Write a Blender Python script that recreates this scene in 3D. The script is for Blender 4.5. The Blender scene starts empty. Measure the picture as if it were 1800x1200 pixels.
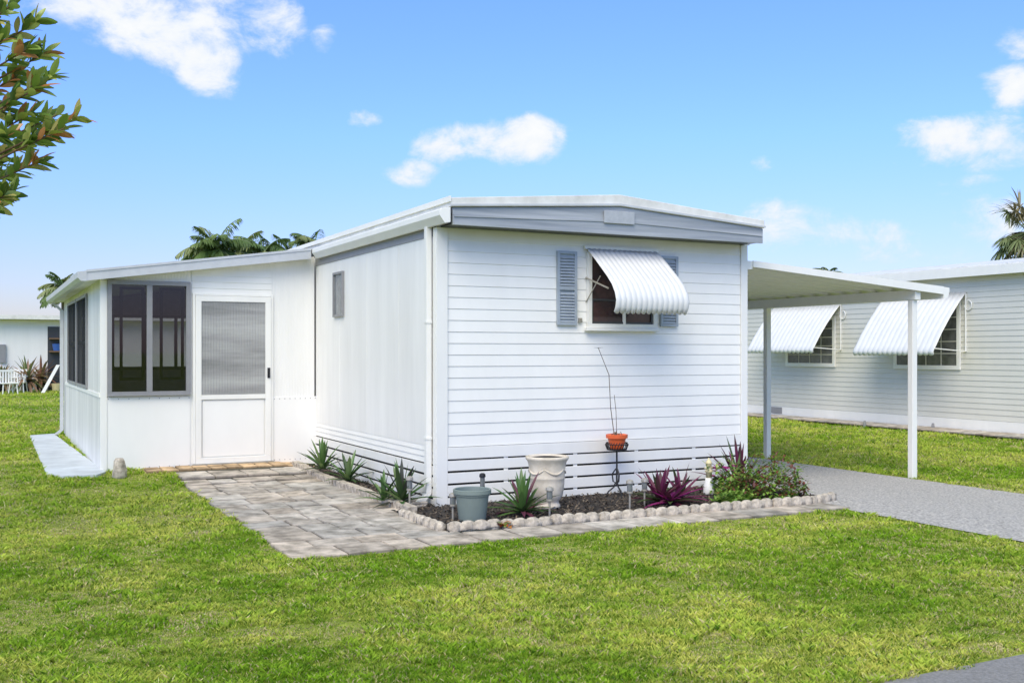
import bpy, math, random
import numpy as np
from mathutils import Vector, Matrix
random.seed(7); rng=np.random.default_rng(5)
sc=bpy.context.scene; COL=sc.collection
F=1833.0; HY=619.0; CH=1.6
yaw=math.atan(933/1833.0); cs,sn=math.cos(yaw),math.sin(yaw)
Z0=F*CH/274.0; X0=-130/F*Z0
CX=-(X0*cs+Z0*sn); CY=-(-X0*sn+Z0*cs)
cam=bpy.data.cameras.new('camera'); co=bpy.data.objects.new('camera',cam); COL.objects.link(co)
co.location=(CX,CY,CH); co.rotation_euler=(math.pi/2,0,-yaw)
cam.lens=F/1800*36; cam.sensor_width=36; cam.shift_y=(HY-600)/1800; cam.clip_end=5000; cam.clip_start=.05
sc.camera=co
def ray(px,py):
    a=(px-900)/F; b=(HY-py)/F
    return Vector((sn+cs*a, cs-sn*a, b))
C0=Vector((CX,CY,CH))
def G(px,py,z=0.0):
    d=ray(px,py); t=(z-CH)/d.z; return C0+d*t
def onY(px,py,y):
    d=ray(px,py); t=(y-CY)/d.y; p=C0+d*t; return p.x,p.z
def onX(px,py,x):
    d=ray(px,py); t=(x-CX)/d.x; p=C0+d*t; return p.y,p.z
def at(px,py,Z): return C0+ray(px,py)*Z
def ss(a,b,x):
    t=np.clip((x-a)/(b-a),0,1); return t*t*(3-2*t)
def hz(x,y):
    x=np.asarray(x,float); y=np.asarray(y,float)
    return -0.09*ss(4.0,6.6,x)+0.08*ss(2.6,4.2,y)*(1-ss(-0.6,0.0,x))
def H(x,y): return float(hz(x,y))

# ---------------- materials
def P(name,col,rough=.6,var=.12,scale=6,stretch=(1,1,1),bump=0,bscale=60,attr=False,metal=0,spec=.5,wave=None,dirt=None,rng_=(.3,.7)):
    m=bpy.data.materials.new(name); m.use_nodes=True; nt=m.node_tree; N=nt.nodes; L=nt.links
    b=N['Principled BSDF']; b.inputs['Roughness'].default_value=rough; b.inputs['Metallic'].default_value=metal
    b.inputs['Specular IOR Level'].default_value=spec
    tc=N.new('ShaderNodeTexCoord'); mp=N.new('ShaderNodeMapping'); mp.inputs['Scale'].default_value=stretch
    L.new(tc.outputs['Object'],mp.inputs[0])
    nz=N.new('ShaderNodeTexNoise'); nz.inputs['Scale'].default_value=scale; nz.inputs['Detail'].default_value=8; nz.inputs['Roughness'].default_value=.65
    L.new(mp.outputs[0],nz.inputs['Vector'])
    mr=N.new('ShaderNodeMapRange'); mr.inputs[1].default_value=rng_[0]; mr.inputs[2].default_value=rng_[1]
    L.new(nz.outputs['Fac'],mr.inputs[0])
    mx=N.new('ShaderNodeMix'); mx.data_type='RGBA'
    d=dirt or [c*(1-var) for c in col]
    mx.inputs[6].default_value=(*d,1); mx.inputs[7].default_value=(*[min(1,c*(1+var*.4)) for c in col],1)
    L.new(mr.outputs[0],mx.inputs[0]); out=mx.outputs[2]
    if attr:
        a=N.new('ShaderNodeAttribute'); a.attribute_name='col'
        m2=N.new('ShaderNodeMix'); m2.data_type='RGBA'; m2.blend_type='MULTIPLY'; m2.inputs[0].default_value=1
        L.new(out,m2.inputs[6]); L.new(a.outputs['Color'],m2.inputs[7]); out=m2.outputs[2]
    L.new(out,b.inputs['Base Color'])
    if bump:
        n2=N.new('ShaderNodeTexNoise'); n2.inputs['Scale'].default_value=bscale; n2.inputs['Detail'].default_value=6
        L.new(tc.outputs['Object'],n2.inputs['Vector'])
        bp=N.new('ShaderNodeBump'); bp.inputs['Distance'].default_value=bump; bp.inputs['Strength'].default_value=1
        L.new(n2.outputs['Fac'],bp.inputs['Height']); L.new(bp.outputs[0],b.inputs['Normal'])
    if wave:
        ax,ws,wd=wave
        w=N.new('ShaderNodeTexWave'); w.bands_direction=ax; w.inputs['Scale'].default_value=ws; w.inputs['Distortion'].default_value=0
        L.new(tc.outputs['Object'],w.inputs['Vector'])
        bw=N.new('ShaderNodeBump'); bw.inputs['Distance'].default_value=wd; bw.inputs['Strength'].default_value=1
        L.new(w.outputs['Fac'],bw.inputs['Height'])
        if bump: L.new(bp.outputs[0],bw.inputs['Normal'])
        L.new(bw.outputs[0],b.inputs['Normal'])
    return m
def FOL(name,rough=.5,trans=.3,gloss=.12):
    m=bpy.data.materials.new(name); m.use_nodes=True; nt=m.node_tree; N=nt.nodes; L=nt.links
    N.remove(N['Principled BSDF']); out=N['Material Output']
    a=N.new('ShaderNodeAttribute'); a.attribute_name='col'
    d=N.new('ShaderNodeBsdfDiffuse'); t=N.new('ShaderNodeBsdfTranslucent'); g=N.new('ShaderNodeBsdfGlossy'); g.inputs['Roughness'].default_value=rough
    g.inputs['Color'].default_value=(.8,.85,.8,1)
    L.new(a.outputs['Color'],d.inputs[0]); L.new(a.outputs['Color'],t.inputs[0])
    m1=N.new('ShaderNodeMixShader'); m1.inputs[0].default_value=trans; L.new(d.outputs[0],m1.inputs[1]); L.new(t.outputs[0],m1.inputs[2])
    fr=N.new('ShaderNodeMixShader'); fr.inputs[0].default_value=gloss; L.new(m1.outputs[0],fr.inputs[1]); L.new(g.outputs[0],fr.inputs[2])
    L.new(fr.outputs[0],out.inputs[0]); return m
def SEE(name,tcol,gcol,gfac,rough):
    m=bpy.data.materials.new(name); m.use_nodes=True; nt=m.node_tree; N=nt.nodes; L=nt.links
    N.remove(N['Principled BSDF']); out=N['Material Output']
    t=N.new('ShaderNodeBsdfTransparent'); t.inputs[0].default_value=(*tcol,1)
    g=N.new('ShaderNodeBsdfGlossy'); g.inputs['Roughness'].default_value=rough; g.inputs[0].default_value=(*gcol,1)
    fz=N.new('ShaderNodeFresnel'); fz.inputs[0].default_value=1.5
    ad=N.new('ShaderNodeMath'); ad.operation='ADD'; ad.inputs[1].default_value=gfac; L.new(fz.outputs[0],ad.inputs[0])
    mx=N.new('ShaderNodeMixShader'); L.new(ad.outputs[0],mx.inputs[0]); L.new(t.outputs[0],mx.inputs[1]); L.new(g.outputs[0],mx.inputs[2])
    L.new(mx.outputs[0],out.inputs[0]); return m
def SCR(name,fac,col):
    m=bpy.data.materials.new(name); m.use_nodes=True; nt=m.node_tree; N=nt.nodes; L=nt.links
    N.remove(N['Principled BSDF']); out=N['Material Output']
    t=N.new('ShaderNodeBsdfTransparent'); d=N.new('ShaderNodeBsdfDiffuse'); d.inputs[0].default_value=(*col,1)
    mx=N.new('ShaderNodeMixShader'); mx.inputs[0].default_value=fac; L.new(t.outputs[0],mx.inputs[1]); L.new(d.outputs[0],mx.inputs[2]); L.new(mx.outputs[0],out.inputs[0]); return m
M={}
M['white']=P('white_paint',(.86,.85,.80),.45,.06,3,(1,1,.35))
M['siding']=P('white_vinyl_siding',(.88,.87,.82),.42,.05,2.5,(1,1,.5),bump=.0006,bscale=8)
M['sidepanel']=P('white_aluminium_panel',(.86,.85,.81),.42,.10,3,(1,1,.12),wave=('Y',8,.0012))
M['lanaipanel']=P('white_ribbed_panel',(.86,.85,.81),.42,.07,3,(1,1,.12),wave=('X',8,.0015))
M['lanaiside']=P('weathered_ribbed_panel',(.79,.78,.75),.45,.25,4,(1,1,.1),wave=('Y',8,.0018))
M['flatpanel']=P('flat_white_panel',(.88,.87,.83),.4,.04,2,(1,1,.4))
M['grey']=P('blue_grey_paint',(.37,.42,.47),.4,.2,5,dirt=(.29,.335,.385))
M['greymet']=P('streaked_grey_metal',(.42,.44,.46),.38,.15,2.5,(.22,1,6),dirt=(.25,.275,.305),rng_=(.34,.66),bump=.006,bscale=4)
M['patch']=P('weathered_patch_metal',(.46,.48,.50),.4,.15,6,dirt=(.34,.36,.38))
M['greyframe']=P('grey_window_frame',(.27,.27,.275),.45,.1,8)
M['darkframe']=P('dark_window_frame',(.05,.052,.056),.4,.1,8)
M['fascia']=P('pale_blue_grey_metal',(.55,.57,.585),.4,.12,5)
M['glassg']=P('grey_window_glass',(.20,.215,.22),.05,.4,4,dirt=(.10,.11,.115),spec=.9)
M['clear']=SEE('clear_grey_glass',(.50,.50,.53),(.85,.8,.95),.012,.03)
M['screen']=SCR('dark_insect_screen',.76,(.05,.052,.055))
M['rearscreen']=SCR('rear_insect_screen',.60,(.04,.04,.042))
M['ribglass']=P('ribbed_translucent_glazing',(.42,.42,.41),.2,.3,.8,(.3,1,2.4),dirt=(.17,.172,.17),wave=('X',8.5,.004),rng_=(.36,.64))
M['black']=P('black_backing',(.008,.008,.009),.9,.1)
M['inner']=P('porch_interior',(.34,.30,.34),.8,.2)
M['blackm']=P('black_wrought_iron',(.015,.015,.017),.5,.2)
M['roof']=P('white_metal_roof',(.80,.79,.75),.45,.15,3,dirt=(.58,.57,.52))
M['neigh']=P('sage_grey_siding',(.68,.665,.585),.5,.06,2,(1,1,.5))
M['conc']=P('weathered_tan_concrete',(.58,.51,.41),.9,.4,16,bump=.004,bscale=50,attr=True,dirt=(.25,.215,.17),rng_=(.34,.66))
M['paver']=P('concrete_paver',(.57,.505,.425),.9,.4,5,bump=.003,bscale=70,attr=True,dirt=(.26,.23,.185),rng_=(.36,.62))
M['slab']=P('painted_concrete_slab',(.62,.66,.68),.7,.15,3,bump=.002,bscale=40,dirt=(.45,.48,.49))
M['drive']=P('grey_chipped_asphalt',(.54,.51,.47),.9,.4,42,bump=.008,bscale=80,dirt=(.19,.18,.17),rng_=(.34,.64))
M['street']=P('street_asphalt',(.27,.26,.25),.9,.4,60,bump=.006,bscale=110)
M['soil']=P('dark_garden_soil',(.05,.042,.036),.95,.5,20,bump=.01,bscale=50)
M['joint']=P('joint_soil',(.085,.078,.05),.95,.5,20,bump=.01,bscale=50)
M['chips']=P('mulch_chips',(1,1,1),.95,.3,30,attr=True)
M['urn']=P('cream_stone_urn',(.74,.66,.54),.7,.2,8,bump=.002,bscale=60,dirt=(.52,.45,.35))
M['pot']=P('terracotta_orange_pot',(.75,.13,.035),.5,.15,8)
M['plasticpot']=P('grey_green_plastic',(.20,.245,.22),.45,.1,8)
M['steel']=P('brushed_steel',(.42,.39,.33),.4,.2,20,metal=.3)
M['bark']=P('palm_bark',(.20,.16,.12),.9,.4,12,bump=.01,bscale=30)
M['yel']=P('cream_yellow_paint',(.74,.64,.36),.5,.1,10)
M['blue']=P('blue_plastic',(.03,.10,.35),.5,.1,10)
M['leaf']=FOL('plant_leaves',.4,.25,.05)
M['rubber']=FOL('glossy_leaves',.28,.35,.06)
M['grass']=FOL('lawn_grass',.6,.4,.0)
M['twig']=P('brown_twig',(.16,.10,.06),.9,.3,20)
M['awn']=P('white_awning_metal',(.76,.755,.73),.4,.08,4)

# ---------------- mesh builder
OFF={}
class MB:
    def __init__(s): s.v=[]; s.f=[]; s.c=[]; s.col=(1,1,1)
    def add(s,vs,fs,col=None):
        n=len(s.v); s.v+= [tuple(v) for v in vs]
        for f in fs: s.f.append(tuple(i+n for i in f)); s.c.append(col or s.col)
    def box(s,x0,x1,y0,y1,z0,z1,col=None):
        if x0>x1:x0,x1=x1,x0
        if y0>y1:y0,y1=y1,y0
        if z0>z1:z0,z1=z1,z0
        s.add([(x0,y0,z0),(x1,y0,z0),(x1,y1,z0),(x0,y1,z0),(x0,y0,z1),(x1,y0,z1),(x1,y1,z1),(x0,y1,z1)],
              [(0,3,2,1),(4,5,6,7),(0,1,5,4),(1,2,6,5),(2,3,7,6),(3,0,4,7)],col)
    def prism(s,poly,d,col=None):
        n=len(poly); a=[Vector(p) for p in poly]; b=[p+Vector(d) for p in a]
        fs=[tuple(range(n))[::-1],tuple(range(n,2*n))]+[(i,(i+1)%n,(i+1)%n+n,i+n) for i in range(n)]
        s.add(a+b,fs,col)
    def tube(s,pts,rs,n=8,col=None,cap=True):
        pts=[Vector(p) for p in pts]
        if not isinstance(rs,(list,tuple)): rs=[rs]*len(pts)
        vs=[];fs=[]
        for i,p in enumerate(pts):
            d=(pts[min(i+1,len(pts)-1)]-pts[max(i-1,0)]).normalized()
            u=d.orthogonal().normalized() if i==0 else (u-d*u.dot(d)).normalized()
            w=d.cross(u)
            for k in range(n):
                a=2*math.pi*(k+.5)/n; vs.append(p+(u*math.cos(a)+w*math.sin(a))*rs[i])
        for i in range(len(pts)-1):
            for k in range(n): fs.append((i*n+k,i*n+(k+1)%n,(i+1)*n+(k+1)%n,(i+1)*n+k))
        if cap: fs.append(tuple(range(n))[::-1]); fs.append(tuple((len(pts)-1)*n+k for k in range(n)))
        s.add(vs,fs,col)
    def lathe(s,prof,c,n=32,mod=None,col=None,sx=1,sy=1):
        vs=[];fs=[]
        for i,(r,z) in enumerate(prof):
            for k in range(n):
                a=2*math.pi*k/n; rr=r*(mod(a,z,r) if mod else 1)
                vs.append((c[0]+rr*math.cos(a)*sx,c[1]+rr*math.sin(a)*sy,c[2]+z))
        for i in range(len(prof)-1):
            for k in range(n): fs.append((i*n+k,i*n+(k+1)%n,(i+1)*n+(k+1)%n,(i+1)*n+k))
        fs.append(tuple(range(n))[::-1]); fs.append(tuple((len(prof)-1)*n+k for k in range(n)))
        s.add(vs,fs,col)
    def leaf(s,base,d,length,width,droop=.3,seg=4,col=(.1,.2,.05),fold=.25,roll=0,tip=.08,shape=None):
        d=Vector(d).normalized(); base=Vector(base)
        side=d.cross(Vector((0,0,1)));
        if side.length<.05: side=Vector((1,0,0))
        side.normalize()
        side=(Matrix.Rotation(roll,3,d)@side)
        up=side.cross(d).normalized()
        vs=[];fs=[];p=base.copy();dd=d.copy()
        for i in range(seg+1):
            t=i/seg
            w=width*.5*(shape(t) if shape else (math.sin(math.pi*min(1,.18+t*.82))**.7 if t<1 else tip))
            vs+= [p-side*w+up*w*fold, p-up*0, p+side*w+up*w*fold]
            dd=(dd+Vector((0,0,-droop/seg))).normalized(); p=p+dd*length/seg
        for i in range(seg):
            a=i*3; fs+=[(a,a+1,a+4,a+3),(a+1,a+2,a+5,a+4)]
        k=.85+.3*random.random()
        s.add(vs,fs,tuple(c*k for c in col))
    def build(s,name,mat,parent=None,smooth=False,bevel=0,label=None):
        off=OFF.get(parent.name,Vector((0,0,0))) if parent else Vector((0,0,0))
        me=bpy.data.meshes.new(name)
        me.from_pydata([(v[0]-off[0],v[1]-off[1],v[2]-off[2]) for v in s.v],[],s.f)
        me.materials.append(mat)
        at_=me.color_attributes.new('col','FLOAT_COLOR','CORNER')
        cc=[]
        for f,c in zip(s.f,s.c): cc+= [c[0],c[1],c[2],1.0]*len(f)
        at_.data.foreach_set('color',cc)
        if smooth: me.polygons.foreach_set('use_smooth',[True]*len(me.polygons))
        o=bpy.data.objects.new(name,me); COL.objects.link(o)
        if parent: o.parent=parent; OFF[o.name]=off
        if bevel:
            bm=o.modifiers.new('bevel','BEVEL'); bm.width=bevel; bm.segments=2; bm.limit_method='ANGLE'
        if label: o['label']=label
        return o
def tag(o,label=None,cat=None,group=None,kind=None):
    if label:o['label']=label
    if cat:o['category']=cat
    if group:o['group']=group
    if kind:o['kind']=kind
    return o
def thing(name,loc,label,cat,group=None):
    o=bpy.data.objects.new(name,None); o.empty_display_size=.1; COL.objects.link(o); o.location=loc; OFF[o.name]=Vector(loc)
    return tag(o,label,cat,group)
def bx(name,mat,parent,*a,bevel=0,label=None):
    m=MB(); m.box(*a); return m.build(name,mat,parent,bevel=bevel,label=label)
def siding_y(m,x0,x1,z0,z1,rows,y,s=-1,d=.010):
    h=(z1-z0)/rows
    for i in range(rows):
        a=z0+i*h; b=a+h
        p=[(y+s*.002,a),(y+s*d,a+.004),(y+s*.003,b)]
        for (ya,za),(yb,zb) in zip(p[:-1],p[1:]):
            m.add([(x0,ya,za),(x1,ya,za),(x1,yb,zb),(x0,yb,zb)],[(0,1,2,3)])
def siding_x(m,y0,y1,z0,z1,rows,x,s=-1,d=.012):
    h=(z1-z0)/rows
    for i in range(rows):
        a=z0+i*h; b=a+h
        p=[(x+s*.002,a),(x+s*d,a+.003),(x+s*.003,b)]
        for (ya,za),(yb,zb) in zip(p[:-1],p[1:]):
            m.add([(ya,y0,za),(ya,y1,za),(yb,y1,zb),(yb,y0,zb)],[(0,1,2,3)])

# ---------------- ground etc
def drape(name,xs,ys,off,mat,kind='structure',jit=0):
    xs=np.array(xs,float); ys=np.array(ys,float)
    X,Y=np.meshgrid(xs,ys); Zz=hz(X,Y)+off
    if jit: Zz=Zz+rng.normal(0,jit,Zz.shape)
    v=np.stack([X.ravel(),Y.ravel(),Zz.ravel()],1); nx=len(xs)
    fs=[(j*nx+i,j*nx+i+1,(j+1)*nx+i+1,(j+1)*nx+i) for j in range(len(ys)-1) for i in range(nx-1)]
    me=bpy.data.meshes.new(name); me.from_pydata(v.tolist(),[],fs); me.materials.append(mat)
    me.polygons.foreach_set('use_smooth',[True]*len(me.polygons))
    o=bpy.data.objects.new(name,me); COL.objects.link(o); o['kind']=kind; return o
def rn(a,b,s): return list(np.linspace(a,b,max(2,int(round((b-a)/s))+1)))
gm=bpy.data.materials.new('lawn_ground'); gm.use_nodes=True; nt=gm.node_tree; N=nt.nodes; L=nt.links; b=N['Principled BSDF']; b.inputs['Roughness'].default_value=.95; b.inputs['Specular IOR Level'].default_value=.1
tc=N.new('ShaderNodeTexCoord')
n1=N.new('ShaderNodeTexNoise'); n1.inputs['Scale'].default_value=.7; n1.inputs['Detail'].default_value=5
n2=N.new('ShaderNodeTexNoise'); n2.inputs['Scale'].default_value=14; n2.inputs['Detail'].default_value=8; n2.inputs['Roughness'].default_value=.75
L.new(tc.outputs['Object'],n1.inputs['Vector']); L.new(tc.outputs['Object'],n2.inputs['Vector'])
r1=N.new('ShaderNodeValToRGB'); e=r1.color_ramp.elements; e[0].position=.35; e[0].color=(.25,.35,.035,1); e[1].position=.65; e[1].color=(.42,.48,.09,1)
r2=N.new('ShaderNodeValToRGB'); e=r2.color_ramp.elements; e[0].position=.35; e[0].color=(.4,.45,.36,1); e[1].position=.68; e[1].color=(1.3,1.28,1.2,1)
L.new(n1.outputs['Fac'],r1.inputs[0]); L.new(n2.outputs['Fac'],r2.inputs[0])
mx=N.new('ShaderNodeMix'); mx.data_type='RGBA'; mx.blend_type='MULTIPLY'; mx.inputs[0].default_value=1; L.new(r1.outputs[0],mx.inputs[6]); L.new(r2.outputs[0],mx.inputs[7]); L.new(mx.outputs[2],b.inputs['Base Color'])
bp=N.new('ShaderNodeBump'); bp.inputs['Distance'].default_value=.03; L.new(n2.outputs['Fac'],bp.inputs['Height']); L.new(bp.outputs[0],b.inputs['Normal'])
far=[30,60,150,500,2000]
drape('ground',[-x for x in far[::-1]]+rn(-12,20,.4)+far,[-x for x in far[::-1]]+rn(-12,20,.4)+far,0,gm)
drape('driveway',rn(3.62,6.85,.3),rn(-6.2,22,.4),.012,M['drive'])
drape('street',[-400,-100,-30]+rn(-12,12,.4)+[30,100,400],[-13,-11,-9,-7.5,-6.2],.008,M['street'])
drape('garden_soil',rn(-.53,3.95,.05),rn(-1.5,-.035,.05),.03,M['soil'],jit=.008)
drape('side_garden_soil',rn(-.40,-.03,.05),rn(-.03,4.28,.06),.028,M['soil'],jit=.008)
m=MB()
for i in range(5600):
    if random.random()<.75: x=random.uniform(-.5,3.9); y=random.uniform(-1.4,-.05)
    else: x=random.uniform(-.36,-.05); y=random.uniform(-.03,4.2)
    a=random.uniform(0,math.pi); l=random.uniform(.01,.03); w=random.uniform(.003,.009); z=H(x,y)+.045+random.uniform(-.01,.012)
    dx,dy=math.cos(a)*l,math.sin(a)*l; t=random.uniform(-.012,.012)
    k=random.choice([(.04,.03,.024),(.08,.058,.042),(.13,.095,.065),(.03,.024,.02),(.22,.17,.12)])
    m.add([(x-dx-dy*w/l,y-dy+dx*w/l,z-t),(x-dx+dy*w/l,y-dy-dx*w/l,z-t+.003),(x+dx+dy*w/l,y+dy-dx*w/l,z+t),(x+dx-dy*w/l,y+dy+dx*w/l,z+t+.003)],[(0,1,2,3)],k)
tag(m.build('mulch',M['chips']),'dark shredded mulch and leaf litter over the garden bed','mulch',kind='stuff')
def paver(m,x0,x1,y0,y1,z,col):
    g=.007; b=.008; cx,cy=(x0+x1)/2,(y0+y1)/2; h=H(cx,cy)+z
    t=[random.uniform(-.005,.005) for _ in range(4)]
    j=lambda: random.uniform(-.005,.005)
    x0+=g+j();x1-=g+j();y0+=g+j();y1-=g+j()
    v=[(x0,y0,h-.03),(x1,y0,h-.03),(x1,y1,h-.03),(x0,y1,h-.03),(x0,y0,h-b+t[0]),(x1,y0,h-b+t[1]),(x1,y1,h-b+t[2]),(x0,y1,h-b+t[3]),
       (x0+b,y0+b,h+t[0]),(x1-b,y0+b,h+t[1]),(x1-b,y1-b,h+t[2]),(x0+b,y1-b,h+t[3])]
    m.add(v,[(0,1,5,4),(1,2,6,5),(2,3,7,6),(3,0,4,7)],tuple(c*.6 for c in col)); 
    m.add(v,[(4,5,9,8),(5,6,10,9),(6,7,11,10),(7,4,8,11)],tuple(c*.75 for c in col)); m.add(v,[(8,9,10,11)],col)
def pc():
    k=random.uniform(.74,1.12); w=random.uniform(-.03,.06); return (k*(1+w),k,k*(1-w))
m=MB()
ys=-2.0
while ys<3.8:
    hh=random.choice([.31,.40,.40]);
    if ys+hh>3.6: hh=3.88-ys
    xs=-2.02+random.uniform(-.05,.02)
    while xs<-.50:
        w=random.choice([.31,.40,.40,.46])
        if xs+w>-.60: w=-.43-xs
        paver(m,xs,xs+w,ys,ys+hh,.024,pc()); xs+=w
    ys+=hh
xs=-.43
while xs<3.45:
    w=random.choice([.40,.44,.48]); paver(m,xs,xs+w,-1.99+random.uniform(-.02,.02),-1.53-.03*(xs/4),.024,pc()); xs+=w
xs=-2.32
while xs<-.3:
    w=.2; k=random.uniform(.8,1.1); 
    for q in range(2): paver(m,xs,xs+w,3.9+.22*q,4.12+.22*q,.028,(k*1.15,k*.9,k*.6))
    xs+=w
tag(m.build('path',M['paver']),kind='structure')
drape('path_bedding',rn(-2.0,-.42,.2),rn(-1.96,4.3,.2),.008,M['joint'])
drape('front_path_bedding',rn(-.42,3.6,.2),[-1.95,-1.50],.008,M['joint'])
sl=[(52,765),(95,762),(117,779),(186,829),(172,834),(105,837),(82,833)]
SL=[G(a,b_,.10) for a,b_ in sl]
m=MB(); m.prism([(p.x,p.y,.02) for p in SL][::-1],(0,0,.085)); tag(m.build('concrete_slab',M['slab']),kind='structure')
NX=14.3
m=MB(); yy=-5
while yy<15: 
    w=.45; paver(m,NX-.85,NX-.05,yy,yy+w,.075,pc()); yy+=w
tag(m.build('neighbour_path',M['paver']),kind='structure')

# ---------------- lawn blades
def vnoise(x,y,s,seed):
    r=np.random.default_rng(seed); g=r.random((256,256)); xx=x/s+1000; yy=y/s+1000
    i=np.floor(xx).astype(int); j=np.floor(yy).astype(int); fx=xx-i; fy=yy-j; fx=fx*fx*(3-2*fx); fy=fy*fy*(3-2*fy)
    a=g[i%256,j%256]; b=g[(i+1)%256,j%256]; c=g[i%256,(j+1)%256]; d=g[(i+1)%256,(j+1)%256]
    return (a*(1-fx)+b*fx)*(1-fy)+(c*(1-fx)+d*fx)*fy
def inpoly(x,y,poly):
    r=np.zeros(x.shape,bool); n=len(poly)
    for i in range(n):
        x1,y1=poly[i]; x2,y2=poly[(i+1)%n]
        if y1==y2: continue
        c=((y1>y)!=(y2>y))&(x<(x2-x1)*(y-y1)/(y2-y1)+x1); r^=c
    return r
NB=1600000
q=rng.random(NB); a2=.2
Zs=(4.3**a2+q*(50**a2-4.3**a2))**(1/a2); U=rng.uniform(-.62,.62,NB)
gx=CX+Zs*(sn+cs*U); gy=CY+Zs*(cs-sn*U)
tx=vnoise(gx,gy,.07,51)-.5; ty=vnoise(gx,gy,.07,52)-.5
gx=gx+tx*.06; gy=gy+ty*.06
edge=(vnoise(gx,gy,.12,3)-.5)*.12
ok=(gy>-6.2+edge)&~((gx>-.45)&(gx<3.66+edge*.5)&(gy>-1.99+edge))&~((gx>3.6)&(gx<6.83+edge*.6))&~((gx>-2.84)&(gx<3)&(gy>4.3)&(gy<11))
ok&=~((gx>-2.0+edge*.9)&(gx<-.4)&(gy>-2.0+edge*.9)&(gy<4.4)); ok&=~((gx>-2.3)&(gx<-.3)&(gy>3.9)&(gy<4.4)); ok&=(gx<NX-.85+edge)
ok&=~((gx>0)&(gx<3.98)&(gy>0)&(gy<14)); ok&=(gy<34.4)
ok&=~inpoly(gx,gy,[(p.x,p.y) for p in SL])
gx,gy,Zs=gx[ok],gy[ok],Zs[ok]; n=len(gx)
lod=(Zs/6.0)**.6
patch=vnoise(gx,gy,1.3,11)*.40+vnoise(gx,gy,.45,12)*.33+vnoise(gx,gy,.14,13)*.27
clump=vnoise(gx,gy,.085,21)*.6+vnoise(gx,gy,.2,22)*.4
worn=(vnoise(gx,gy,.5,41)*.65+vnoise(gx,gy,.12,42)*.35>.655)
h=(.004+.040*clump)*rng.uniform(.6,1.3,n)*(.8+.5*patch)*np.maximum(1,lod*.8)
h=np.where(worn,h*.5,h)
w=rng.uniform(.0012,.0030,n)*lod*(1+1.2*(clump>.58))
az=rng.uniform(0,2*np.pi,n); le=rng.uniform(.3,1.2,n)*h
la=rng.uniform(0,2*np.pi,n)
bz=hz(gx,gy)
fl=rng.random(n)<.0014*(patch>.5)
w=np.where(fl,.004,w); le=np.where(fl,.004,le)
px_,py_=np.cos(az)*w,np.sin(az)*w
V=np.empty((n,4,3))
V[:,0]=np.stack([gx-px_,gy-py_,bz],1); V[:,1]=np.stack([gx+px_,gy+py_,bz],1)
mxx=gx+np.cos(la)*le*.4; myy=gy+np.sin(la)*le*.4
V[:,2]=np.stack([mxx+px_*.8,myy+py_*.8,bz+h*.65],1)
V[:,3]=np.stack([gx+np.cos(la)*le,gy+np.sin(la)*le,bz+h],1)
V[fl,0,2]+=h[fl]*.9; V[fl,1,2]+=h[fl]*.9
F4=np.arange(n*4).reshape(n,4)
pal=np.array([(.23,.41,.03),(.42,.65,.05),(.86,.86,.18),(.11,.24,.02)])
t=np.clip((patch-.5)*3.0+.48+rng.normal(0,.16,n),0,.999)
A=pal[0]*(1-t[:,None])+pal[2]*t[:,None]
A=np.where((clump>.58)[:,None],A*.55+pal[1]*.45,A)
dk=rng.random(n)<(.10+.22*(clump<.40)); A[dk]=pal[3]*rng.uniform(.8,1.3,(dk.sum(),1))
st=rng.random(n)<(.08+.10*(vnoise(gx,gy,.35,31)>.62)+.36*worn); A[st]=np.array([.88,.74,.38])*rng.uniform(.6,1.05,(st.sum(),1))
A*=rng.uniform(.8,1.2,(n,1)); A=np.clip(A,0,.92); A[fl]=(.85,.85,.8)
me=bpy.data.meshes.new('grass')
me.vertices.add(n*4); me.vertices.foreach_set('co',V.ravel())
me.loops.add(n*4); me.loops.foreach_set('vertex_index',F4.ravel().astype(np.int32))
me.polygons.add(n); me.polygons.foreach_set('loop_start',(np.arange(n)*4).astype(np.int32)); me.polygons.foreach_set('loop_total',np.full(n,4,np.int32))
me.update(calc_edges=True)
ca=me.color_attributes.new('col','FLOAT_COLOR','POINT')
cc=np.ones((n,4,4)); cc[:,:,:3]=A[:,None,:]; cc[~fl,:2,:3]*=.55  # blade bases darkened in the vertex colour as painted shadow between blades
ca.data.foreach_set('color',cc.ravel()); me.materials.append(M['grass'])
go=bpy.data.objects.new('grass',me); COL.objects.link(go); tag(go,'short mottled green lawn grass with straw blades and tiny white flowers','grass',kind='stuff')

# ---------------- mobile home
W=3.98; D=13.0
home=thing('mobile_home',(0,0,0),'white mobile home with clapboard front, low gable roof and slatted skirting','mobile home')
m=MB(); m.box(.01,W-.01,.003,D,.05,2.93); body=m.build('wall',M['white'],home)
m=MB(); siding_y(m,.10,W-.07,.62,2.88,19,0); m.build('front_siding',M['siding'],home)
m=MB(); siding_x(m,0.02,D,.5,2.88,20,W,1); m.build('right_siding',M['siding'],home)
m=MB(); m.box(-.012,.008,.07,4.34,.62,2.80)
for k in range(1,4): m.box(-.015,-.0125,4.34*k/4+.01,4.34*k/4+.03,.63,2.8)
m.build('side_panel',M['sidepanel'],home)
bx('side_trim',M['greyframe'],home,-.02,.0,.06,4.34,2.80,2.93)
m=MB(); m.box(-.028,.098,-.026,-.001,.0,2.88); m.box(-.028,-.002,-.0005,.068,.0,2.88); m.build('corner_trim',M['white'],home,bevel=.003)
m=MB(); m.box(W-.068,W+.028,-.026,-.001,.1,2.88); m.box(W+.001,W+.028,-.0005,.06,.1,2.88); m.build('corner_trim',M['white'],home,bevel=.003)
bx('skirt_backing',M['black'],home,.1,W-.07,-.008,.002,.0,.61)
bx('skirt_backing',M['black'],home,-.006,.009,.07,4.34,.0,.60)
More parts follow.
